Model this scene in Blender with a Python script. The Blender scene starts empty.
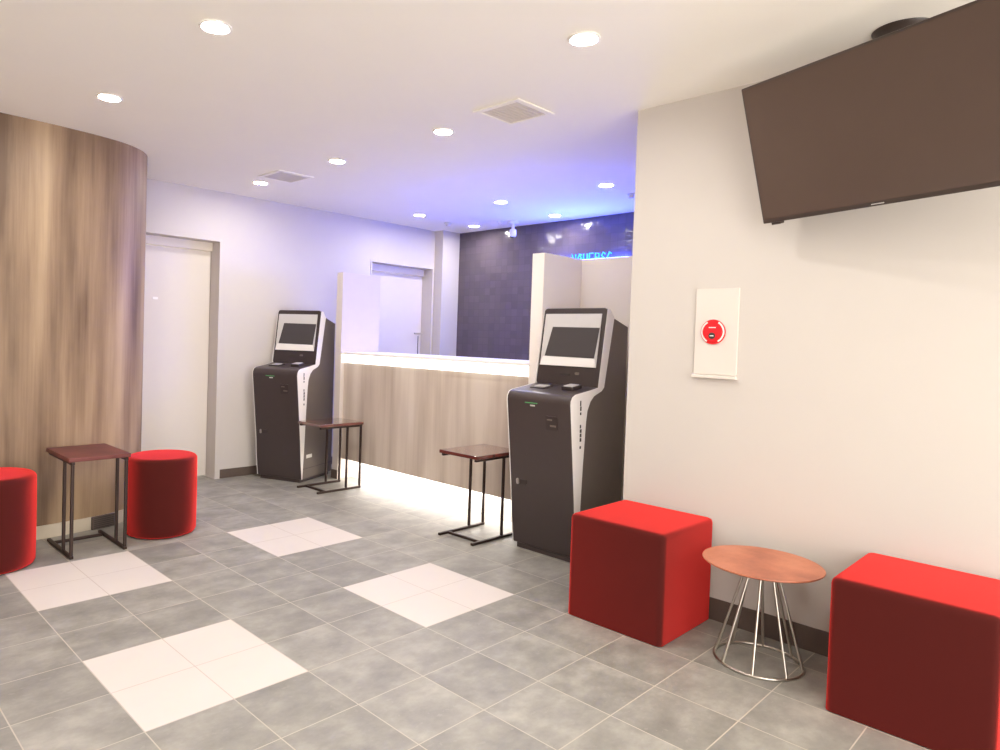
import bpy, bmesh, math, random
from mathutils import Vector, Matrix
random.seed(7)
sc = bpy.context.scene
COL = sc.collection
PI = math.pi
ZC = 2.417                      # ceiling height

# ------------------------------------------------------------------ materials
def lin(c):
    return tuple((v/255/12.92 if v/255 <= .04045 else ((v/255+.055)/1.055)**2.4) for v in c) + (1,)

class NT:
    def __init__(self, name):
        self.m = bpy.data.materials.new(name); self.m.use_nodes = True
        self.t = self.m.node_tree; self.n = self.t.nodes; self.l = self.t.links
        self.b = self.n['Principled BSDF']
    def node(self, kind, **kw):
        o = self.n.new(kind)
        for k, v in kw.items(): setattr(o, k, v)
        return o
    def link(self, a, b): self.l.new(a, b)
    def math(self, op, a, b=None, c=None):
        o = self.n.new('ShaderNodeMath'); o.operation = op
        for i, v in enumerate((a, b, c)):
            if v is None: continue
            if isinstance(v, (int, float)): o.inputs[i].default_value = v
            else: self.l.new(v, o.inputs[i])
        return o.outputs[0]
    def mix(self, f, a, b, mode='MIX'):
        o = self.n.new('ShaderNodeMix'); o.data_type = 'RGBA'; o.blend_type = mode
        for i, v in ((0, f), (6, a), (7, b)):
            if isinstance(v, (int, float, tuple)): o.inputs[i].default_value = v
            else: self.l.new(v, o.inputs[i])
        return o.outputs[2]
    def noise(self, vec, scale, detail=4, rough=.5):
        o = self.n.new('ShaderNodeTexNoise'); o.inputs['Scale'].default_value = scale
        o.inputs['Detail'].default_value = detail; o.inputs['Roughness'].default_value = rough
        if vec is not None: self.l.new(vec, o.inputs['Vector'])
        return o.outputs[0]
    def ramp(self, f, stops):
        o = self.n.new('ShaderNodeValToRGB')
        e = o.color_ramp.elements
        while len(e) < len(stops): e.new(.5)
        for i, (p, c) in enumerate(stops): e[i].position = p; e[i].color = c
        self.l.new(f, o.inputs[0]); return o.outputs[0]
    def coord(self, scale=(1, 1, 1), kind='Object'):
        tc = self.n.new('ShaderNodeTexCoord'); mp = self.n.new('ShaderNodeMapping')
        mp.inputs['Scale'].default_value = scale
        self.l.new(tc.outputs[kind], mp.inputs['Vector']); return mp.outputs[0]
    def bump(self, h, strength=.2, dist=.01):
        o = self.n.new('ShaderNodeBump'); o.inputs['Strength'].default_value = strength
        o.inputs['Distance'].default_value = dist
        self.l.new(h, o.inputs['Height']); self.l.new(o.outputs[0], self.b.inputs['Normal'])
    def set(self, **kw):
        for k, v in kw.items(): self.b.inputs[k.replace('_', ' ')].default_value = v

def plain(name, rgb, rough=.5, metal=0., vary=.06, scale=25., spec=.5):
    t = NT(name); c = lin(rgb)
    f = t.noise(t.coord(), scale, 3)
    a = tuple(min(1, v*(1-vary)) for v in c[:3])+(1,); b = tuple(min(1, v*(1+vary)) for v in c[:3])+(1,)
    t.link(t.mix(f, a, b), t.b.inputs['Base Color'])
    t.set(Roughness=rough, Metallic=metal); t.b.inputs['Specular IOR Level'].default_value = spec
    return t.m

def emit(name, rgb, strength, base=(240, 240, 240)):
    t = NT(name); t.set(Base_Color=lin(base), Roughness=.4)
    t.b.inputs['Emission Color'].default_value = tuple(rgb)+(1,)
    t.b.inputs['Emission Strength'].default_value = strength
    return t.m

def m_floor():
    t = NT('slate_tile'); g = t.node('ShaderNodeNewGeometry'); s = t.node('ShaderNodeSeparateXYZ')
    t.link(g.outputs['Position'], s.inputs[0])
    u = t.math('DIVIDE', s.outputs[0], .3); v = t.math('DIVIDE', s.outputs[1], -.3)
    fu, fv = t.math('FLOOR', u), t.math('FLOOR', v)
    def edge(x):
        d = t.math('ABSOLUTE', t.math('SUBTRACT', t.math('FRACT', x), .5)); return d
    e = t.math('MAXIMUM', edge(u), edge(v))
    grout = t.math('GREATER_THAN', e, .5-.0065)
    def band(f, lo, hi):
        m4 = t.math('LESS_THAN', t.math('FLOORED_MODULO', f, 4.), 1.5)
        return t.math('MULTIPLY', m4, t.math('MULTIPLY', t.math('GREATER_THAN', f, lo-.5), t.math('LESS_THAN', f, hi-.5)))
    white = t.math('MULTIPLY', band(fu, 0, 6), band(fv, -4, 2))
    cv = t.node('ShaderNodeCombineXYZ'); t.link(fu, cv.inputs[0]); t.link(fv, cv.inputs[1])
    wn = t.node('ShaderNodeTexWhiteNoise'); wn.noise_dimensions = '3D'; t.link(cv.outputs[0], wn.inputs['Vector'])
    off = t.node('ShaderNodeVectorMath', operation='MULTIPLY_ADD')
    t.link(wn.outputs['Color'], off.inputs[0]); off.inputs[1].default_value = (9, 9, 9); t.link(g.outputs['Position'], off.inputs[2])
    st = t.node('ShaderNodeVectorMath', operation='MULTIPLY'); t.link(off.outputs[0], st.inputs[0]); st.inputs[1].default_value = (1, 1.35, 1)
    n1 = t.noise(st.outputs[0], 5.5, 7, .62); n2 = t.noise(st.outputs[0], 28, 5, .6)
    gray = t.ramp(n1, [(.28, lin((127, 125, 118))), (.52, lin((151, 148, 140))), (.75, lin((176, 173, 163)))])
    gray = t.mix(t.math('MULTIPLY', t.math('GREATER_THAN', n2, .64), .3), gray, lin((165, 161, 153)))
    tint = t.math('MULTIPLY_ADD', wn.outputs['Value'], .16, .92)
    cc = t.node('ShaderNodeCombineColor')
    for i in range(3): t.link(tint, cc.inputs[i])
    gray = t.mix(1., gray, cc.outputs[0], 'MULTIPLY')
    wh = t.mix(n1, lin((215, 206, 198)), lin((222, 214, 206)))
    tile = t.mix(white, gray, wh)
    gc = t.mix(white, lin((192, 184, 170)), lin((200, 188, 178)))
    t.link(t.mix(grout, tile, gc), t.b.inputs['Base Color'])
    r = t.math('MULTIPLY_ADD', n1, .25, .36); t.link(t.math('MAXIMUM', r, t.math('MULTIPLY', grout, .8)), t.b.inputs['Roughness'])
    h = t.math('SUBTRACT', t.math('MULTIPLY', n1, t.math('SUBTRACT', 1., white)), t.math('MULTIPLY', grout, 1.2))
    t.bump(h, .25, .004)
    return t.m

def m_wood(name, a, b, c, rough=.5, ior=1.5, bump=.08):
    t = NT(name)
    w1 = t.noise(t.coord((1, 1, .09)), 5.8, 2, .5)
    w2 = t.noise(t.coord((1, 1, .035)), 60., 5, .6)
    w3 = t.noise(t.coord((1, 1, .35)), 3.2, 6, .6)
    f = t.math('ADD', t.math('MULTIPLY', w1, .70), t.math('ADD', t.math('MULTIPLY', w2, .15), t.math('MULTIPLY', w3, .15)))
    t.link(t.ramp(f, [(.38, lin(a)), (.5, lin(b)), (.62, lin(c))]), t.b.inputs['Base Color'])
    t.set(Roughness=rough, IOR=ior); 
    if bump: t.bump(w2, bump, .003)
    return t.m

def m_velvet():
    t = NT('red_velvet'); n = t.noise(t.coord(), 220, 3, .6)
    n1 = t.noise(t.coord(), 9, 3, .6)
    c = t.mix(n, lin((66, 24, 21)), lin((82, 29, 26)))
    c = t.mix(t.math('MULTIPLY', n1, .3), c, lin((78, 24, 22)))
    t.link(c, t.b.inputs['Base Color']); t.set(Roughness=.9)
    t.b.inputs['Specular IOR Level'].default_value = .1
    sh = t.node('ShaderNodeBsdfSheen'); sh.distribution = 'ASHIKHMIN'
    sh.inputs['Color'].default_value = (1., .05, .045, 1); sh.inputs['Roughness'].default_value = .42
    ad = t.node('ShaderNodeAddShader'); out = t.n['Material Output']
    t.link(t.b.outputs[0], ad.inputs[0]); t.link(sh.outputs[0], ad.inputs[1]); t.link(ad.outputs[0], out.inputs['Surface'])
    t.bump(n, .25, .002)
    return t.m

def m_mosaic():
    # glossy dark tiles, each one tilted a hair differently, on a wall in the YZ plane
    t = NT('dark_mosaic'); g = t.node('ShaderNodeNewGeometry'); s = t.node('ShaderNodeSeparateXYZ')
    t.link(g.outputs['Position'], s.inputs[0])
    u = t.math('DIVIDE', s.outputs[1], .075); v = t.math('DIVIDE', s.outputs[2], .075)
    cv = t.node('ShaderNodeCombineXYZ'); t.link(t.math('FLOOR', u), cv.inputs[0]); t.link(t.math('FLOOR', v), cv.inputs[1])
    wn = t.node('ShaderNodeTexWhiteNoise'); wn.noise_dimensions = '3D'; t.link(cv.outputs[0], wn.inputs['Vector'])
    def edge(x): return t.math('ABSOLUTE', t.math('SUBTRACT', t.math('FRACT', x), .5))
    gr = t.math('GREATER_THAN', t.math('MAXIMUM', edge(u), edge(v)), .478)
    c = t.mix(wn.outputs['Value'], lin((88, 79, 86)), lin((95, 85, 93)))
    t.link(t.mix(gr, c, lin((84, 76, 82))), t.b.inputs['Base Color'])
    sub = t.node('ShaderNodeVectorMath', operation='SUBTRACT'); t.link(wn.outputs['Color'], sub.inputs[0]); sub.inputs[1].default_value = (.5, .5, .5)
    mad = t.node('ShaderNodeVectorMath', operation='MULTIPLY_ADD'); t.link(sub.outputs[0], mad.inputs[0])
    mad.inputs[1].default_value = (0, .07, .07); t.link(g.outputs['Normal'], mad.inputs[2])
    nm = t.node('ShaderNodeVectorMath', operation='NORMALIZE'); t.link(mad.outputs[0], nm.inputs[0])
    t.link(nm.outputs[0], t.b.inputs['Normal'])
    t.set(Roughness=.13); t.b.inputs['Specular IOR Level'].default_value = .5
    return t.m

M = {}
M['floor'] = m_floor()
M['wall'] = plain('white_wall_paint', (206, 199, 192), .8, vary=.012, scale=6, spec=.2)
M['ceil'] = plain('ceiling_paint', (251, 247, 238), .85, vary=.012, scale=4, spec=.2)
M['partition_dimmed'] = plain('partition_white_dimmed', (214, 204, 196), .8, vary=.012, scale=6, spec=.2)  # same partition white, darkened to offset the strong light on it
M['partition_lifted'] = plain('partition_white_lifted', (243, 235, 226), .6, vary=.01, scale=6, spec=.3)  # same partition white, lightened to make up for the dim alcove
M['door'] = plain('door_paint', (222, 214, 205), .6, vary=.01, scale=5, spec=.3)
M['trim'] = plain('frame_paint', (232, 224, 212), .6, vary=.02, spec=.3)
M['base'] = plain('brown_baseboard', (92, 78, 70), .5, vary=.15, scale=12)
M['basel'] = plain('beige_baseboard', (205, 193, 172), .5, vary=.08, scale=12)
M['wood'] = m_wood('oak_veneer', (104, 80, 58), (146, 120, 93), (178, 152, 119))
M['wood_lit'] = m_wood('oak_veneer_lit', (176, 160, 145), (196, 181, 166), (212, 199, 185))  # same oak as the curved wall, paled to imitate strong light
M['velvet'] = m_velvet()
M['mosaic'] = m_mosaic()
M['walnut'] = m_wood('red_walnut', (92, 46, 42), (104, 54, 48), (116, 62, 55), .10, 1.7, 0)
M['walnut'].node_tree.nodes['Principled BSDF'].inputs['Coat Weight'].default_value = 1
M['walnut'].node_tree.nodes['Principled BSDF'].inputs['Coat Roughness'].default_value = .12
M['cherry'] = m_wood('dark_red_walnut', (84, 40, 37), (98, 47, 43), (112, 56, 50), .42, 1.45, 0)
M['round'] = m_wood('orange_walnut', (166, 96, 70), (188, 114, 84), (204, 130, 98), .42)
M['steel'] = plain('brushed_steel', (205, 198, 188), .28, 1., .05, 40)
M['iron'] = plain('dark_bronze_iron', (62, 48, 44), .45, .6, .08, 40)
M['black'] = plain('charcoal_shell', (66, 56, 55), .36, 0., .05, 30)
M['black2'] = plain('brown_grey_steel_case', (112, 102, 94), .48, .25, .06, 14)
M['bezel'] = plain('dark_bezel', (56, 46, 45), .35, 0, .04, 30)
M['kwhite'] = plain('kiosk_white', (238, 233, 228), .4, 0, .02, 20)
M['tray'] = plain('silver_tray', (206, 203, 200), .35, .1, .03, 20)
M['screen'] = plain('dark_display', (74, 69, 69), .35, 0, .03, 10, .25)
M['tvscreen'] = plain('tv_glass', (90, 75, 68), .14, 0, .03, 10)
M['tvframe'] = plain('tv_frame', (66, 55, 50), .4, 0, .03, 10)
M['red'] = plain('alarm_red', (222, 22, 30), .4, 0, .03, 20)
M['redlens'] = plain('alarm_red_lens', (232, 38, 44), .2, 0, .03, 20)
M['ink'] = plain('dark_ink', (52, 46, 44), .6, 0, .05, 20)
M['panelw'] = plain('alarm_panel_paint', (220, 212, 203), .5, 0, .01, 8)
M['grille'] = plain('vent_grey', (226, 219, 212), .6, 0, .04, 20)
M['gap'] = plain('shadow_gap', (70, 62, 58), .8, 0, .05, 20)
M['ctop'] = plain('white_worktop', (245, 241, 236), .35, 0, .01, 10)
M['camwhite'] = plain('camera_white', (225, 225, 230), .4, 0, .02, 20)
M['green'] = emit('green_indicator', (.12, .5, .18), .35, (60, 110, 60))
M['lens'] = emit('downlight_lens', (1., .955, .91), 250.)
M['led'] = emit('strip_led', (1., .95, .90), 7.)
M['acrylic'] = emit('lit_acrylic', (1., .96, .92), 1.7)
M['blue'] = emit('blue_neon', (.02, .30, 1.), 2.2, (40, 90, 240))
M['blueglow'] = emit('blue_added_glow', (.05, .105, 1.), 58., (40, 60, 200))

# ------------------------------------------------------------------ geometry helpers
def V(*a): return Vector(a)

def add_box(bm, x0, x1, y0, y1, z0, z1):
    vs = [bm.verts.new((x, y, z)) for z in (z0, z1) for y in (y0, y1) for x in (x0, x1)]
    for f in ((0, 2, 3, 1), (4, 5, 7, 6), (0, 1, 5, 4), (1, 3, 7, 5), (3, 2, 6, 7), (2, 0, 4, 6)):
        bm.faces.new([vs[i] for i in f])

def add_plate(bm, o, ux, uy, n, pts, th):
    """outline pts (a,b) on the plane o + a*ux + b*uy, thickened by th along n"""
    o, ux, uy, n = Vector(o), Vector(ux).normalized(), Vector(uy).normalized(), Vector(n).normalized()
    lo = [bm.verts.new(o+ux*a+uy*b) for a, b in pts]; hi = [bm.verts.new(o+ux*a+uy*b+n*th) for a, b in pts]
    k = len(pts)
    bm.faces.new(lo[::-1]); bm.faces.new(hi)
    for i in range(k): bm.faces.new((lo[i], lo[(i+1) % k], hi[(i+1) % k], hi[i]))

def add_prism(bm, pts, y0, y1):                 # (x,z) outline extruded along y
    add_plate(bm, (0, y0, 0), (1, 0, 0), (0, 0, 1), (0, 1, 0), pts, y1-y0)

def add_tube(bm, pts, r, seg=12, closed=False, cap=True):
    pts = [Vector(p) for p in pts]; k = len(pts); rings = []
    ref = None
    for i, p in enumerate(pts):
        if closed: d = (pts[(i+1) % k]-pts[i-1])
        else: d = pts[min(i+1, k-1)]-pts[max(i-1, 0)]
        d.normalize()
        if ref is None:
            ref = d.orthogonal().normalized()
        ref = (ref-d*ref.dot(d)).normalized(); q = d.cross(ref)
        rings.append([bm.verts.new(p+(ref*math.cos(2*PI*j/seg)+q*math.sin(2*PI*j/seg))*r) for j in range(seg)])
    for i in range(k if closed else k-1):
        a, b = rings[i], rings[(i+1) % k]
        for j in range(seg): bm.faces.new((a[j], a[(j+1) % seg], b[(j+1) % seg], b[j]))
    if cap and not closed: bm.faces.new(rings[0][::-1]); bm.faces.new(rings[-1])

def add_lathe(bm, prof, seg=48, c=(0, 0, 0), ring=False):   # prof [(r,z)] from bottom to top
    rings = []
    for r, z in prof:
        if r < 1e-6: rings.append([bm.verts.new((c[0], c[1], c[2]+z))])
        else: rings.append([bm.verts.new((c[0]+r*math.cos(2*PI*j/seg), c[1]+r*math.sin(2*PI*j/seg), c[2]+z)) for j in range(seg)])
    for a, b in zip(rings, rings[1:]+(rings[:1] if ring else [])):
        for j in range(seg):
            j2 = (j+1) % seg
            if len(a) == 1 and len(b) == 1: continue
            if len(a) == 1: bm.faces.new((a[0], b[j2], b[j]))
            elif len(b) == 1: bm.faces.new((a[j], a[j2], b[0]))
            else: bm.faces.new((a[j], a[j2], b[j2], b[j]))
    if ring: return
    if len(rings[0]) > 1: bm.faces.new(rings[0][::-1])
    if len(rings[-1]) > 1: bm.faces.new(rings[-1])

def obj(name, bm, m, parent=None, loc=(0, 0, 0), rot=(0, 0, 0), smooth=False, bevel=0, seg=3, angle=40):
    bmesh.ops.recalc_face_normals(bm, faces=bm.faces)
    me = bpy.data.meshes.new(name); bm.to_mesh(me); bm.free()
    me.materials.append(m)
    o = bpy.data.objects.new(name, me); COL.objects.link(o)
    o.location = loc; o.rotation_euler = rot
    if parent: o.parent = parent
    if bevel:
        b = o.modifiers.new('bevel', 'BEVEL'); b.width = bevel; b.segments = seg
        b.limit_method = 'ANGLE'; b.angle_limit = math.radians(30)
    if smooth or bevel:
        for p in me.polygons: p.use_smooth = True
        me.set_sharp_from_angle(angle=math.radians(angle)) if not bevel else None
        if bevel:
            w = o.modifiers.new('wn', 'WEIGHTED_NORMAL'); w.keep_sharp = True
    return o

def B(*boxes):
    bm = bmesh.new()
    for b in boxes: add_box(bm, *b)
    return bm
def PR(pts, y0, y1):
    bm = bmesh.new(); add_prism(bm, pts, y0, y1); return bm
def PL(*a):
    bm = bmesh.new(); add_plate(bm, *a); return bm
def TU(*a, **k):
    bm = bmesh.new(); add_tube(bm, *a, **k); return bm
def LA(*a, **k):
    bm = bmesh.new(); add_lathe(bm, *a, **k); return bm

def thing(name, label, cat, loc=(0, 0, 0), rotz=0, group=None):
    o = bpy.data.objects.new(name, None); COL.objects.link(o); o.empty_display_size = .1
    o.location = loc; o.rotation_euler = (0, 0, rotz); return tag(o, label, cat, group)
def tag(o, label, cat, group=None):
    o['label'] = label; o['category'] = cat
    if group: o['group'] = group
    return o
def struct(name, bm, m, **k):
    o = obj(name, bm, m, **k); o['kind'] = 'structure'; return o
def dup(root, label, loc, rotz=0):
    r = root.copy(); COL.objects.link(r); r.location = loc; r.rotation_euler = (0, 0, rotz); r['label'] = label
    for ch in list(root.children):
        c = ch.copy(); COL.objects.link(c); c.parent = r
        for g in list(ch.children):
            d = g.copy(); COL.objects.link(d); d.parent = c
    return r
def rrect(a0, a1, b0, b1, r, n=6):
    out = []
    for cx, cy, t0 in ((a1-r, b1-r, 0), (a0+r, b1-r, 90), (a0+r, b0+r, 180), (a1-r, b0+r, 270)):
        for i in range(n+1):
            t = math.radians(t0+90*i/n); out.append((cx+r*math.cos(t), cy+r*math.sin(t)))
    return out

# ------------------------------------------------------------------ the setting
XW = 2.279; YD = 2.688; XB = 4.62; YE = -.895
X0, Y0 = -3.6, -4.6
struct('floor', B((X0, 5.0, Y0, 3.1, -.08, 0)), M['floor'])
struct('ceiling', B((X0, 5.0, Y0, 3.1, ZC, ZC+.1)), M['ceil'])
struct('wall_unseen_side', B((X0-.15, X0, Y0, 1.71, 0, ZC)), M['wall'])  # unseen wall, added to keep side light off the right wall
struct('wall_right', B((XW, XB+.2, Y0, YE, 0, ZC)), M['wall'])
# wall with the two recessed doors
D1 = (1.0, 1.847); D2 = (3.487, 4.33); DH = 2.0; RD = .145
bm = bmesh.new()
for a, b in ((.9, D1[0]), (D1[1], D2[0]), (D2[1], 4.82)): add_box(bm, a, b, YD, YD+.35, 0, ZC)
for a, b in (D1, D2): add_box(bm, a, b, YD, YD+.35, DH, ZC)
struct('wall_front', bm, M['wall'])
struct('wall_back', B((XB, XB+.2, YE, YD+.02, 0, ZC)), M['mosaic'])
struct('trim_1', B((4.36, XB+.01, 2.565, YD+.01, 0, ZC)), M['wall'])             # pilaster in the corner
# doors
def door(name, x0, x1, hx=None):
    bm = bmesh.new(); add_box(bm, x0+.004, x1-.004, YD+RD, YD+RD+.045, .012, DH-.075)
    d = struct(name, bm, M['door'], bevel=.003, seg=1)
    fr = obj('door_header', B((x0, x1, YD+RD-.02, YD+RD+.06, DH-.07, DH)), M['trim'], d)
    return d
d1 = door('door_1', *D1); d2 = door('door_2', *D2)
bm = bmesh.new(); add_tube(bm, [(4.285, YD+RD-.001, 1.296), (4.285, YD+RD-.05, 1.296)], .009, 10)
add_tube(bm, [(4.285, YD+RD-.05, 1.296), (4.235, YD+RD-.05, 1.296), (4.185, YD+RD-.048, 1.296)], .009, 10)
obj('door_handle', bm, M['steel'], d2, smooth=True)
obj('strike_edge', B((4.279, 4.285, YD+RD-.006, YD+RD, .012, 1.27)), M['gap'], d2)
bm = bmesh.new(); add_plate(bm, (1.366, YD+RD, 1.502), (1, 0, 0), (0, 0, 1), (0, -1, 0), rrect(-.012, .03, -.01, .01, .006), .006)
obj('door_latch', bm, M['ctop'], d1)
bm = bmesh.new()
add_box(bm, D1[1], D1[1]+.045, YD-.012, YD, 0, DH+.045); add_box(bm, D1[0]-.045, D1[1], YD-.012, YD, DH, DH+.045); add_box(bm, D1[0]-.045, D1[0], YD-.012, YD, 0, DH)
struct('trim_2', bm, M['wall'])
bm = bmesh.new()
add_box(bm, D2[1], D2[1]+.02, YD-.008, YD, 0, DH+.02); add_box(bm, D2[0]-.02, D2[1], YD-.008, YD, DH, DH+.02); add_box(bm, D2[0]-.02, D2[0], YD-.008, YD, 0, DH)
struct('trim_3', bm, M['wall'])
# curved oak wall
def catmull(P, n=10):
    out = []
    for i in range(1, len(P)-2):
        p0, p1, p2, p3 = [Vector(q) for q in P[i-1:i+3]]
        for k in range(n):
            t = k/n
            out.append(.5*((2*p1)+(p2-p0)*t+(2*p0-5*p1+4*p2-p3)*t*t+(3*p1-p0-3*p2+p3)*t**3))
    out.append(Vector(P[-2])); return out
CW = catmull([(-4, 1.715), (X0, 1.715), (-1.5, 1.715), (-.3, 1.715), (.2, 1.718), (.44, 1.735), (.62, 1.762), (.76, 1.806), (.88, 1.885), (.96, 1.985), (1.005, 2.11), (1.02, 2.25), (1.02, 2.45), (1.02, YD), (1.02, 3)])
def curved(off, z0, z1, th=.1, cut=None):
    bm = bmesh.new(); pts = [(p.x, p.y) for p in CW if cut is None or cut[0] <= p.x <= cut[1]]
    k = len(pts); nr = []
    for i in range(k):
        a, b = Vector(pts[max(i-1, 0)]), Vector(pts[min(i+1, k-1)]); d = (b-a).normalized(); nr.append(Vector((d.y, -d.x)))
    f = [Vector(p)+n*off for p, n in zip(pts, nr)]; g = [Vector(p)-n*th for p, n in zip(pts, nr)]
    L = [[bm.verts.new((p.x, p.y, z)) for p in row] for row, z in ((f, z0), (f, z1), (g, z1), (g, z0))]
    for a, b in ((0, 1), (1, 2), (2, 3), (3, 0)):
        for i in range(k-1): bm.faces.new((L[a][i], L[a][i+1], L[b][i+1], L[b][i]))
    bm.faces.new([r[0] for r in L]); bm.faces.new([r[-1] for r in L][::-1]); return bm
struct('wall_left', curved(0, 0, ZC), M['wood'], smooth=True)
struct('baseboard_left', curved(.008, 0, .078, .0), M['basel'], smooth=True)
struct('baseboard_right', B((XW-.009, XW, Y0, YE, 0, .10)), M['base'], bevel=.002, seg=1)
struct('baseboard_front', B((D1[1]+.045, D2[0]-.02, YD-.009, YD, 0, .075)), M['base'], bevel=.002, seg=1)

# ------------------------------------------------------------------ partitions
def rect_partition(name, label, boxes, base, mat):
    r = thing(name, label, 'partition', ((boxes[0][0]+boxes[0][1])/2, (boxes[0][2]+boxes[0][3])/2, 0))
    o = r.location
    def sh(b): return (b[0]-o.x, b[1]-o.x, b[2]-o.y, b[3]-o.y, b[4], b[5])
    for i, b in enumerate(boxes):
        obj('side_panel' if i == 0 else 'back_panel', B(sh(b)), M[mat], r, bevel=.002, seg=1)
    obj('kick_board', B(*[sh(b) for b in base]), M['base'], r)
    return r
rect_partition('partition_screen', 'white head-high partition at the left end of the lit reception counter',
               [(2.70, 3.12, 2.10, 2.185, 0, 1.795)], [(2.692, 2.70, 2.10, 2.185, 0, .075), (2.70, 3.11, 2.185, 2.193, 0, .075)], 'partition_dimmed')
rect_partition('partition_screen', 'white L-shaped partition standing around the nearer check-in terminal',
               [(2.70, 3.20, -.035, .06, 0, 1.815), (3.116, 3.2, YE+.002, -.036, 0, 1.813)], [(2.692, 2.70, -.035, .06, 0, .075), (2.70, 3.10, -.043, -.035, 0, .075)], 'partition_lifted')

# ------------------------------------------------------------------ reception counter
CY0, CY1 = .062, 2.098
ct = thing('reception_counter', 'long oak reception counter with glowing white top edge and lit foot', 'counter', (2.735, (CY0+CY1)/2, 0))
h = (CY1-CY0)/2
obj('front_panel', B((0, .03, -h, h, .178, 1.015)), M['wood_lit'], ct)
obj('plinth', B((.11, .16, -h, h, 0, .177)), M['ctop'], ct)
obj('underside', B((.03, .5, -h, h, .178, .198)), M['ctop'], ct)
obj('lit_fascia', B((-.028, .03, -h, h, 1.016, 1.085)), M['acrylic'], ct)
obj('countertop', B((-.034, .52, -h, h, 1.086, 1.106)), M['ctop'], ct, bevel=.003, seg=2)
obj('work_shelf', B((.04, .52, -h, h, .72, .75)), M['ctop'], ct)
obj('light_strip', B((.06, .085, -h+.02, h-.02, .169, .177)), M['led'], ct)

# ------------------------------------------------------------------ check-in terminals
KW = .455; K2 = KW/2
def make_kiosk(label, loc, rz):
    k = thing('checkin_kiosk', label, 'kiosk', loc, rz, 'check-in terminals')
    outer = [(.036, .03), (.014, .18), (.0, .35), (-.035, .64), (-.068, .90), (-.066, .925), (-.052, .948), (-.025, .960), (.10, .977), (.20, .993)]
    inner = [(.262, .992), (.238, .972), (.16, .945), (.125, .915), (.098, .865), (.088, .80), (.072, .55), (.062, .30), (.05, .12), (.045, .03)]
    hood = [(.272, 1.449), (.300, 1.449), (.345, 1.400)]
    obj('plinth', B((.045, .50, -K2+.028, K2-.028, 0, .032)), M['black'], k)
    shell = [(.05, .03), (.065, .30), (.075, .55), (.091, .80), (.101, .865), (.128, .915), (.163, .945), (.24, .972), (.264, .992), (.348, 1.395), (.362, 1.395), (.51, 1.352), (.51, .03)]
    obj('case', PR(shell, -K2+.004, K2-.004), M['black2'], k, bevel=.004, seg=2)
    cover = outer + [(.235, .985), (.12, .90), (.09, .80), (.07, .50), (.06, .30), (.06, .03)]
    c = obj('front_door', PR(cover, -K2+.0045, K2-.0045), M['black'], k, bevel=.007, seg=3)
    trim = outer + hood + inner
    for s in (-1, 1):
        y = s*(K2-.0040); t = obj('side_trim', PR(trim, min(y, s*(K2+.001)), max(y, s*(K2+.001))), M['kwhite'], k, bevel=.002, seg=1); t['label'] = 'white edge trim'
        if s < 0:
            yy = -K2-.001
            def mark(z0, z1, x, w):
                bm = bmesh.new(); add_plate(bm, (x, yy, z0), (1, 0, 0), (0, 0, 1), (0, -1, 0), [(0, 0), (w, 0), (w, z1-z0), (0, z1-z0)], .0012)
                obj('trim_lettering', bm, M['ink'], t)
            for z0, z1, w in ((.895, .925, .010), (.868, .893, .013), (.845, .86, .012), (.77, .79, .011), (.745, .765, .017), (.72, .741, .016), (.695, .716, .015), (.655, .67, .013)):
                mark(z0, z1, .03-(z0-.65)*.04, w)
    # leaning display head
    a = Vector((.205, 0, .988)); b = Vector((.272, 0, 1.457)); up = (b-a); H = up.length; up.normalize(); n = Vector((-up.z, 0, up.x)); ux = Vector((0, -1, 0))
    w = K2-.006
    hd = obj('display_head', PL(a, ux, up, n*-1, rrect(-w, w, 0, H, .022), .055), M['bezel'], k, bevel=.005, seg=2)
    def quad(name, pts, d0, th, m, par, **kw): return obj(name, PL(a+n*d0, ux, up, n, pts, th), m, par, **kw)
    L, Rr, t0, t1 = -w+.016, w-.028, .118, H-.036
    tr = quad('display_surround', [(L, t0), (Rr, t0), (Rr, t1), (L, t1)], .000, .004, M['tray'], hd)
    ww, hh = Rr-L, t1-t0
    quad('lower_rim', [(L, t0), (Rr, t0), (Rr-.012, t0+.050), (L+.018, t0+.056)], .004, .006, M['kwhite'], hd, bevel=.001, seg=1)
    quad('screen', [(L+.075*ww, t0+.18*hh), (L+.955*ww, t0+.17*hh), (Rr-.002, t0+.735*hh), (L+.165*ww, t0+.745*hh)], .004, .005, M['screen'], hd, bevel=.001, seg=1)
    # lower strip of the head: card slot and sensor
    quad('card_slot', rrect(-.05, .02, .062, .074, .004), 0, .004, M['ink'], hd)
    quad('sensor_lens', rrect(.055, .085, .07, .085, .006), 0, .004, M['black2'], hd)
    # shelf fittings
    def shelf(name, x0, x1, y0, y1, th, m, **kw):
        o0 = Vector((0, 0, .963)); sx = Vector((.225, 0, .030)); sx.normalize()
        return obj(name, PL(o0, sx, (0, 1, 0), (-sx.z, 0, sx.x), rrect(x0, x1, y0, y1, .006), th), m, k, **kw)
    s1 = shelf('receipt_tray', .05, .15, .045, .15, .006, M['bezel'], bevel=.001, seg=1)
    shelf('paper_slot', .075, .135, .06, .135, .010, M['tray'])
    shelf('pin_pad', .06, .155, -.15, -.07, .022, M['bezel'], bevel=.003, seg=2)
    o = shelf('pad_keys', .07, .14, -.142, -.078, .026, M['tray']); 
    # front details, all on the leaning front
    f0 = Vector((-.035, 0, .64)); f1 = Vector((-.068, 0, .90)); fu = (f1-f0).normalized(); fn = Vector((-fu.z, 0, fu.x))
    def front(name, pts, th, m): return obj(name, PL(f0, (0, -1, 0), fu, fn, pts, th), m, c)
    front('coin_slot', rrect(-.052, -.018, .236, .244, .003), .002, M['tray'])
    front('reader_plate', rrect(.055, .135, .11, .19, .008), .003, M['bezel'])
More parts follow.
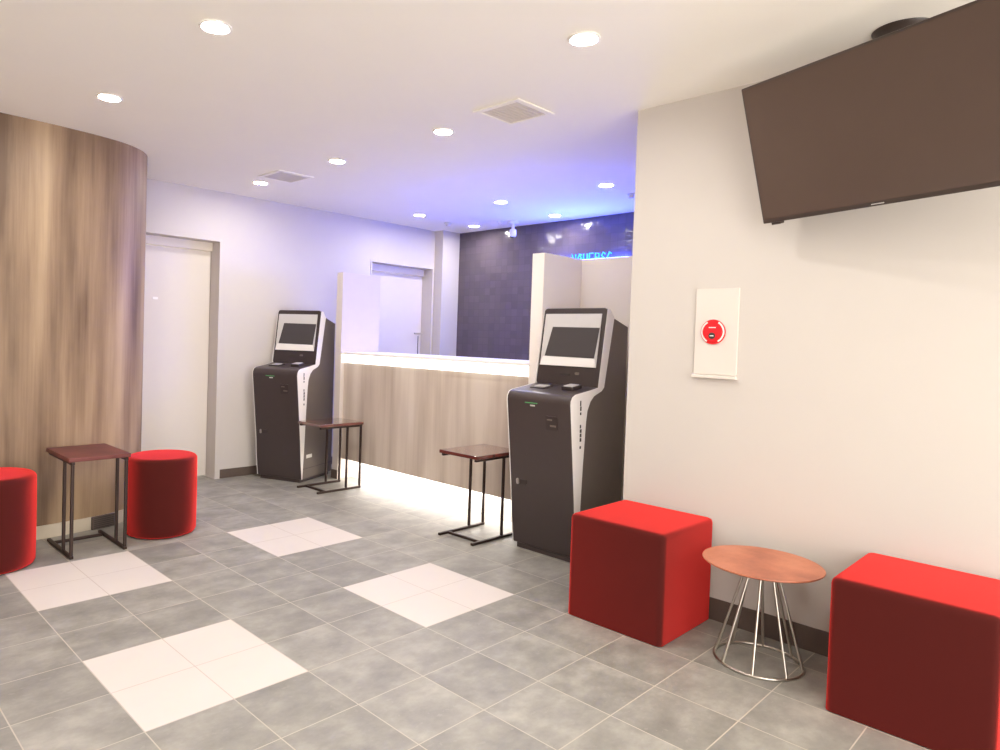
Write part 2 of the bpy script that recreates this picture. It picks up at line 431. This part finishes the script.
    front('reader_slot', rrect(.065, .10, .165, .172, .002), .005, M['black2'])
    front('reader_window', rrect(.085, .125, .13, .14, .002), .005, M['black2'])
    front('status_light', rrect(-.09, .0, .252, .257, .002), .002, M['green'])
    g0 = Vector((.0, 0, .35)); gu = (f0-g0).normalized(); gn = Vector((-gu.z, 0, gu.x))
    obj('lock_handle', PL(g0, (0, -1, 0), gu, gn, rrect(-.172, -.10, .05, .078, .008), .004), M['bezel'], c)
    obj('lock_cylinder', PL(g0+gn*.004, (0, -1, 0), gu, gn, rrect(-.174, -.155, .046, .082, .009), .006), M['steel'], c)
    # rating plate low on the right-hand side
    obj('rating_plate', PL((.10, -K2+.004, .20), (1, 0, 0), (0, 0, 1), (0, -1, 0), rrect(0, .085, 0, .03, .003), .0015), M['kwhite'], k)
    obj('side_seam', B((.055, .51, -K2+.0025, -K2+.0042, .112, .117)), M['black'], k)
    return k
make_kiosk('nearer black check-in kiosk with tilted screen, beside the big red ottoman', (2.385, -.308, 0), 0)
kio = [o for o in COL.objects if o.name == 'checkin_kiosk'][0]
dup(kio, 'farther black check-in kiosk by the left wall, left of the counter', (2.228, 2.318, 0), math.radians(23))

# ------------------------------------------------------------------ ottomans and stools
def make_cube_ottoman(label, loc):
    # upholstered cube, slightly crowned top
    s, hgt = .23, .468; bm = bmesh.new(); add_box(bm, -.236, .236, -s, s, .004, hgt)
    bmesh.ops.bevel(bm, geom=[e for e in bm.edges if max(v.co.z for v in e.verts) > .1], offset=.024, segments=6, profile=.55, affect='EDGES')
    return tag(obj('cube_ottoman', bm, M['velvet'], loc=loc, smooth=True, angle=80), label, 'ottoman', 'square red velvet ottomans')
o = make_cube_ottoman('square red velvet ottoman against the nearer check-in kiosk', (2.038, -1.134, 0))
o2 = o.copy(); COL.objects.link(o2); o2.location = (2.038, -2.20, 0); o2['label'] = 'square red velvet ottoman cut off by the right frame edge'
def make_stool(label, loc):
    r, z1 = .205, .484; pr = [(0, .004), (r-.02, .004), (r-.006, .010), (r, .022)]
    pr += [(r+.0015*math.sin(PI*i/6), .022+(z1-.05-.022)*i/6) for i in range(1, 7)]
    pr += [(r-.028+.028*math.cos(t), z1-.034+.028*math.sin(t)) for t in [PI/2*i/7 for i in range(1, 8)]] + [(r*.5, z1-.002), (0, z1)]
    return tag(obj('round_stool', LA(pr, 64), M['velvet'], loc=loc, smooth=True, angle=80), label, 'stool', 'round red velvet stools')
s = make_stool('round red velvet stool at the rounded end of the oak wall', (.897, 1.468, 0))
s2 = s.copy(); COL.objects.link(s2); s2.location = (-.03, 1.375, 0); s2['label'] = 'round red velvet stool cut off by the left frame edge'

# ------------------------------------------------------------------ round table with a wire cone base
rt = thing('round_side_table', 'low round walnut table with a steel wire cone base', 'side table', (2.005, -1.674, 0))
obj('tabletop', LA([(0, .384), (.19, .384), (.214, .391), (.220, .396), (.219, .400), (0, .401)], 72), M['round'], rt, smooth=True, angle=50)
obj('base_ring', TU([(.160*math.cos(2*PI*i/64), .160*math.sin(2*PI*i/64), .0055) for i in range(64)], .0055, 10, closed=True), M['steel'], rt, smooth=True)
obj('top_plate', LA([(0, .376), (.062, .376), (.064, .379), (.062, .384), (0, .384)], 40), M['steel'], rt, smooth=True)
for i in range(8):
    t = 2*PI*(i+.30)/8
    obj('leg', TU([(.158*math.cos(t), .158*math.sin(t), .006), (.054*math.cos(t+.10), .054*math.sin(t+.10), .380)], .0052, 10), M['steel'], rt, smooth=True)

# ------------------------------------------------------------------ cantilever side tables (open end at -x, legs at the +x end)
def make_c_table(label, loc, rz):
    L, Wd, Hh = .425, .30, .545; e = .010
    t = thing('side_table', label, 'side table', loc, rz, 'slim side tables on bent iron frames')
    obj('tabletop', B((-L/2, L/2, -Wd/2-.012, Wd/2+.012, Hh-.022, Hh)), M['walnut'], t, bevel=.003, seg=2)
    for s in (-1, 1):
        y = s*(Wd/2-e)
        obj('runner', B((-L/2, L/2, y-e, y+e, 0, .016)), M['iron'], t, bevel=.002, seg=1)
        for x in (L/2-e, L/2-.147):
            obj('leg', B((x-.008, x+.008, y-.008, y+.008, .0162, Hh-.0382)), M['iron'], t, bevel=.002, seg=1)
        obj('top_rail', B((-L/2+.01, L/2-.002, y-e, y+e, Hh-.038, Hh-.0222)), M['iron'], t, bevel=.002, seg=1)
    obj('crossbar', B((-L/2+.07, -L/2+.088, -Wd/2+2*e+.0002, Wd/2-2*e-.0002, 0, .016)), M['iron'], t, bevel=.002, seg=1)
    return t
tb = make_c_table('slim side table beside the nearer check-in kiosk, in front of the counter', (2.425, .207, 0), 0)
dup(tb, 'slim side table beside the farther check-in kiosk', (2.443, 1.862, 0), 0)
t3 = dup(tb, 'slim red-brown side table between the two round stools', (.458, 1.445, 0), math.radians(-90))
for c in t3.children:
    if c.name.startswith('tabletop'):
        c.data = c.data.copy(); c.data.materials[0] = M['cherry']

# ------------------------------------------------------------------ television on a ceiling pole
yw, ti = .328, .299
d = V(-math.sin(yw), -math.cos(yw), 0); n0 = V(-math.cos(yw), math.sin(yw), 0); up = V(0, 0, 1)*math.cos(ti)+n0*math.sin(ti); nn = d.cross(up)
if nn.dot(n0) < 0: nn = -nn
TW, TH = .98, .55; BL = V(2.131, -1.576, 1.764); tc = BL+d*TW/2+up*TH/2
tv = thing('television', 'large dark flat television hung from the ceiling, tilted down', 'television', tc)
def tp(name, a0, a1, b0, b1, d0, th, m, par, r=.004, **k): return obj(name, PL(nn*d0, d, up, nn, rrect(a0, a1, b0, b1, r), th), m, par, **k)
cab = tp('cabinet', -TW/2, TW/2, -TH/2, TH/2, -.035, .035, M['tvframe'], tv, bevel=.003, seg=2)
tp('screen', -TW/2+.009, TW/2-.009, -TH/2+.016, TH/2-.009, 0, .0012, M['tvscreen'], tv)
tp('rear_housing', -.36, .36, -.20, .16, -.062, .0268, M['tvframe'], tv, r=.03, bevel=.008, seg=2)
tp('badge', -.045, .0, -TH/2+.006, -TH/2+.0095, .0003, .001, M['tray'], cab, r=.001)
tp('foot_bracket', -TW/2+.035, -TW/2+.075, -TH/2-.010, -TH/2-.0003, -.028, .024, M['tvframe'], cab, r=.003)
mc = V(2.115, -2.04, 0)
mt = thing('television_bracket', 'dark round ceiling plate and pole holding the television', 'bracket', (mc.x, mc.y, ZC))
obj('ceiling_plate', LA([(0, -.030), (.030, -.030), (.075, -.022), (.096, -.006), (.098, -.0005), (0, -.0005)], 48), M['tvframe'], mt, smooth=True)
obj('pole', TU([(0, 0, -.03), (0, 0, -.42)], .019, 16), M['tvframe'], mt, smooth=True)
hk = tc-nn*.064
obj('arm', PL(Vector((0, 0, -.36)), (hk-mc-V(0, 0, ZC-.36)), (0, 0, 1), (hk-mc-V(0, 0, ZC-.36)).cross(V(0, 0, 1)), [(0, -.03), ((hk-mc-V(0, 0, ZC-.36)).length-.004, -.03), ((hk-mc-V(0, 0, ZC-.36)).length-.004, .03), (0, .03)], .03), M['tvframe'], mt)

# ------------------------------------------------------------------ fire call panel
fp = thing('fire_alarm_panel', 'white wall plate with a round red fire call point', 'fire alarm', (XW, -1.337, 1.31))
obj('cover_plate', PL((0, 0, 0), (0, -1, 0), (0, 0, 1), (-1, 0, 0), rrect(-.098, .098, -.19, .205, .004), .010), M['panelw'], fp, bevel=.002, seg=2)
obj('bottom_lip', B((-.026, -.0005, -.102, .102, -.207, -.191)), M['panelw'], fp, bevel=.003, seg=2)
def disc(name, r, d0, th, m, par, y=.011, z=.006, seg=48):
    return obj(name, PL((-d0, y, z), (0, -1, 0), (0, 0, 1), (-1, 0, 0), [(r*math.cos(2*PI*i/seg), r*math.sin(2*PI*i/seg)) for i in range(seg)], th), m, par, bevel=min(th*.3, .003), seg=2)
rg = disc('red_ring', .057, .0102, .008, M['red'], fp)
bm = bmesh.new()
for t0 in (-60, 120):
    pts = []
    for i in range(13): t = math.radians(t0+10*i); pts.append((.0535*math.cos(t), .0535*math.sin(t)))
    for i in range(12, -1, -1): t = math.radians(t0+10*i); pts.append((.046*math.cos(t), .046*math.sin(t)))
    add_plate(bm, (-.0182, .011, .006), (0, -1, 0), (0, 0, 1), (-1, 0, 0), pts, .0012)
obj('white_band', bm, M['ctop'], rg)
dc = disc('call_dome', .045, .0183, .006, M['redlens'], fp)
disc('push_button', .015, .0244, .004, M['ink'], dc, z=-.012)
obj('button_legend', PL((-.0285, .011, -.012), (0, -1, 0), (0, 0, 1), (-1, 0, 0), rrect(-.009, .009, -.002, .002, .0015), .001), M['ctop'], dc)
obj('dome_legend', PL((-.0244, .011, .026), (0, -1, 0), (0, 0, 1), (-1, 0, 0), rrect(-.016, .016, -.002, .002, .0015), .001), M['ctop'], dc)

# ------------------------------------------------------------------ ceiling fittings
LP = [((.380, -.176), 'recessed downlight at the top left, nearest the camera on that side'),
      ((1.407, -1.154), 'recessed downlight nearest the television'),
      ((.380, .982), 'recessed downlight in front of the curved oak wall'),
      ((1.883, .088), 'recessed downlight just left of the nearer square vent'),
      ((1.883, 1.097), 'recessed downlight on the nearer right side of the far small vent'),
      ((1.883, 2.104), 'recessed downlight touching the far small vent, by the left wall'),
      ((3.578, .088), 'recessed downlight closest to the end of the white right wall'),
      ((3.578, 1.097), 'recessed downlight over the counter, up and left of the ceiling camera'),
      ((3.578, 2.104), 'recessed downlight over the far left end of the counter, near the second door'),
      ((4.345, 1.097), 'recessed downlight in the blue glow close to the dark tiled wall'),
      ((4.345, 2.104), 'recessed downlight near the left corner of the dark tiled wall')]
dl = None
for i, ((x, y), lab) in enumerate(LP):
    if dl is None:
        dl = thing('ceiling_downlight', lab, 'downlight', (x, y, ZC), 0, 'recessed ceiling downlights')
        obj('trim_ring', LA([(.048, -.0005), (.062, -.0005), (.061, -.005), (.054, -.007), (.048, -.004)], 40, ring=True), M['ctop'], dl, smooth=True)
        obj('lens', LA([(0, -.0035), (.0478, -.0032), (.0478, -.0006), (0, -.0006)], 40), M['lens'], dl, smooth=True)
    else: dup(dl, lab, (x, y, ZC))
def vent(label, x, y, sx, sy):
    v = thing('ceiling_vent', label, 'vent', (x, y, ZC), 0, 'square ceiling vents')
    bm = bmesh.new()
    for a in ((-sx, sx, -sy, -sy+.032), (-sx, sx, sy-.032, sy), (-sx, -sx+.032, -sy+.032, sy-.032), (sx-.032, sx, -sy+.032, sy-.032)):
        add_box(bm, a[0], a[1], a[2], a[3], -.008, -.0005)
    obj('frame', bm, M['ceil'], v, bevel=.002, seg=1)
    obj('backing', B((-sx+.032, sx-.032, -sy+.032, sy-.032, -.003, -.0006)), M['grille'], v)
    bm = bmesh.new(); k = 9
    for i in range(k):
        yy = -sy+.032+(2*sy-.064)*(i+.5)/k
        add_plate(bm, (-sx+.033, yy-.006, -.0085), (1, 0, 0), (0, .8, .6), (0, -.6, .8), [(0, 0), (2*sx-.066, 0), (2*sx-.066, .008), (0, .008)], .0015)
    obj('grille', bm, M['grille'], v)
vent('square ceiling vent in mid ceiling, left of the right wall end', 1.89, -.415, .15, .15)
vent('small ceiling vent between two downlights near the left wall', 1.90, 1.765, .15, .155)
def detector(name, label, x, y, r=.04):
    q = thing(name, label, 'detector', (x, y, ZC))
    obj('base', LA([(0, -.012), (r*.9, -.012), (r, -.006), (r, -.0005), (0, -.0005)], 32), M['camwhite'], q, smooth=True)
    obj('sensor_head', LA([(0, -.034), (r*.5, -.032), (r*.62, -.022), (r*.6, -.0125), (0, -.0125)], 32), M['grille'], q, smooth=True)
detector('smoke_detector', 'small ceiling detector between the far downlights above the second door', 4.05, 2.19)
detector('smoke_detector', 'small ceiling detector just left of the ceiling camera', 4.275, 1.69, .034)
detector('smoke_detector', 'small ceiling detector at the end of the right wall', 3.96, .10, .03)
cam_ = thing('ceiling_camera', 'small security camera hanging from the ceiling by the dark tiled wall', 'camera', (4.36, 1.60, ZC))
obj('mount_base', LA([(0, -.03), (.03, -.03), (.055, -.014), (.06, -.0005), (0, -.0005)], 32), M['camwhite'], cam_, smooth=True)
obj('neck', TU([(0, 0, -.03), (0, 0, -.075)], .016, 14), M['camwhite'], cam_, smooth=True)
cb = obj('camera_body', LA([(0, -.155), (.020, -.155), (.031, -.148), (.035, -.12), (.033, -.085), (.02, -.0752), (0, -.0752)], 28), M['camwhite'], cam_, smooth=True)
obj('camera_lens', LA([(0, -.168), (.012, -.167), (.016, -.160), (.016, -.1552), (0, -.1552)], 20), M['ink'], cb, smooth=True)

# low dark vent on the oak wall
fv = thing('wall_vent', 'low dark vent in the skirting of the oak wall, behind the side table', 'vent', (.645, 1.762, -.011), math.radians(14))
obj('frame', B((-.075, .075, -.022, -.004, .012, .092)), M['base'], fv, bevel=.003, seg=1)
bm = bmesh.new()
for i in range(6): add_box(bm, -.066, .066, -.0245, -.0225, .020+i*.012, .026+i*.012)
obj('grille', bm, M['gap'], fv)

# blue neon on the tiled wall; the partition hides all but its tops
sg = thing('neon_sign', 'row of blue neon characters on the dark tiled wall above the partition', 'sign', (XB-.012, .86, 2.06))
obj('backing_rail', B((.002, .011, -.235, .235, -.10, -.078)), M['gap'], sg)
obj('added_glow_panel', B((-.03, .010, -.40, .40, -.34, -.035)), M['blueglow'], sg, bevel=.004, seg=1)  # unseen panel added to throw the blue glow on ceiling and walls
shapes = [[(-.4, -.5), (-.4, .5), (.4, -.5), (.4, .5)], [(.4, .4), (0, .5), (-.4, 0), (0, -.5), (.4, 0), (0, .5)], [(-.4, .5), (-.4, -.3), (0, -.5), (.4, -.3), (.4, .5)],
          [(.4, .5), (-.4, .5), (-.4, -.5), (.4, -.5)], [(-.4, -.5), (-.4, .5), (.35, .4), (.35, 0), (-.4, 0)], [(.4, .3), (0, .5), (-.4, .2), (.4, -.2), (0, -.5), (-.4, -.3)],
          [(.4, .3), (0, .5), (-.4, 0), (0, -.5), (.4, -.3)]]
for i, spn in enumerate(shapes):
    y = .19-i*.0635
    obj('character', TU([(-.004, y-a*.050, b*.085-.022) for a, b in spn], .0065, 8), M['blue'], sg, smooth=True)

# ------------------------------------------------------------------ light
def area(name, loc, rot, sx, sy, e, col, spread=180):
    l = bpy.data.lights.new(name, 'AREA'); l.shape = 'RECTANGLE'; l.size = sx; l.size_y = sy; l.energy = e; l.color = col; l.spread = math.radians(spread)
    o = bpy.data.objects.new(name, l); COL.objects.link(o); o.location = loc; o.rotation_euler = rot; return o
# strip LED below the counter, neon sign
area('counter_strip_lamp', (2.735+.072, (CY0+CY1)/2, .167), (0, 0, 0), .02, CY1-CY0-.06, 4., (1., .95, .9))
# unseen lamps added outside the view to lift the room light
for x, y in ((.38, -2.9), (-1.2, .982), (-.9, -1.6)):
    ld = bpy.data.lights.new('unseen_fill_lamp', 'AREA'); ld.shape = 'DISK'; ld.size = .095; ld.color = (1., .955, .91); ld.energy = 9.
    lo = bpy.data.objects.new('unseen_fill_lamp', ld); COL.objects.link(lo); lo.location = (x, y, ZC-.009)
w = bpy.data.worlds.new('room_light'); sc.world = w; w.use_nodes = True
bg = w.node_tree.nodes['Background']; bg.inputs[0].default_value = (1., .955, .90, 1); bg.inputs[1].default_value = 4.1

# ------------------------------------------------------------------ camera
def rot(yaw, pitch, roll):
    f = V(math.sin(yaw)*math.cos(pitch), math.cos(yaw)*math.cos(pitch), math.sin(pitch)); r = V(math.cos(yaw), -math.sin(yaw), 0); u = r.cross(f)
    return r*math.cos(roll)+u*math.sin(roll), -r*math.sin(roll)+u*math.cos(roll), f
r, u, f = rot(.7626, -.0240, .0317)
cd = bpy.data.cameras.new('camera'); co = bpy.data.objects.new('camera', cd); COL.objects.link(co)
co.matrix_world = Matrix(((r.x, u.x, -f.x, -.8299), (r.y, u.y, -f.y, -2.6803), (r.z, u.z, -f.z, 1.2440), (0, 0, 0, 1)))
cd.sensor_fit = 'HORIZONTAL'; cd.sensor_width = 36; cd.lens = 680.97*36/1000
cd.shift_x = .0725; cd.shift_y = -.02; cd.clip_start = .02
sc.camera = co
sc.view_settings.view_transform = 'Standard'; sc.view_settings.look = 'None'; sc.view_settings.gamma = 1; sc.view_settings.use_curve_mapping = False
sc.view_settings.exposure = 0.34
sc.cycles.use_denoising = True
sc.cycles.max_bounces = 10; sc.cycles.diffuse_bounces = 7; sc.cycles.sample_clamp_indirect = 6
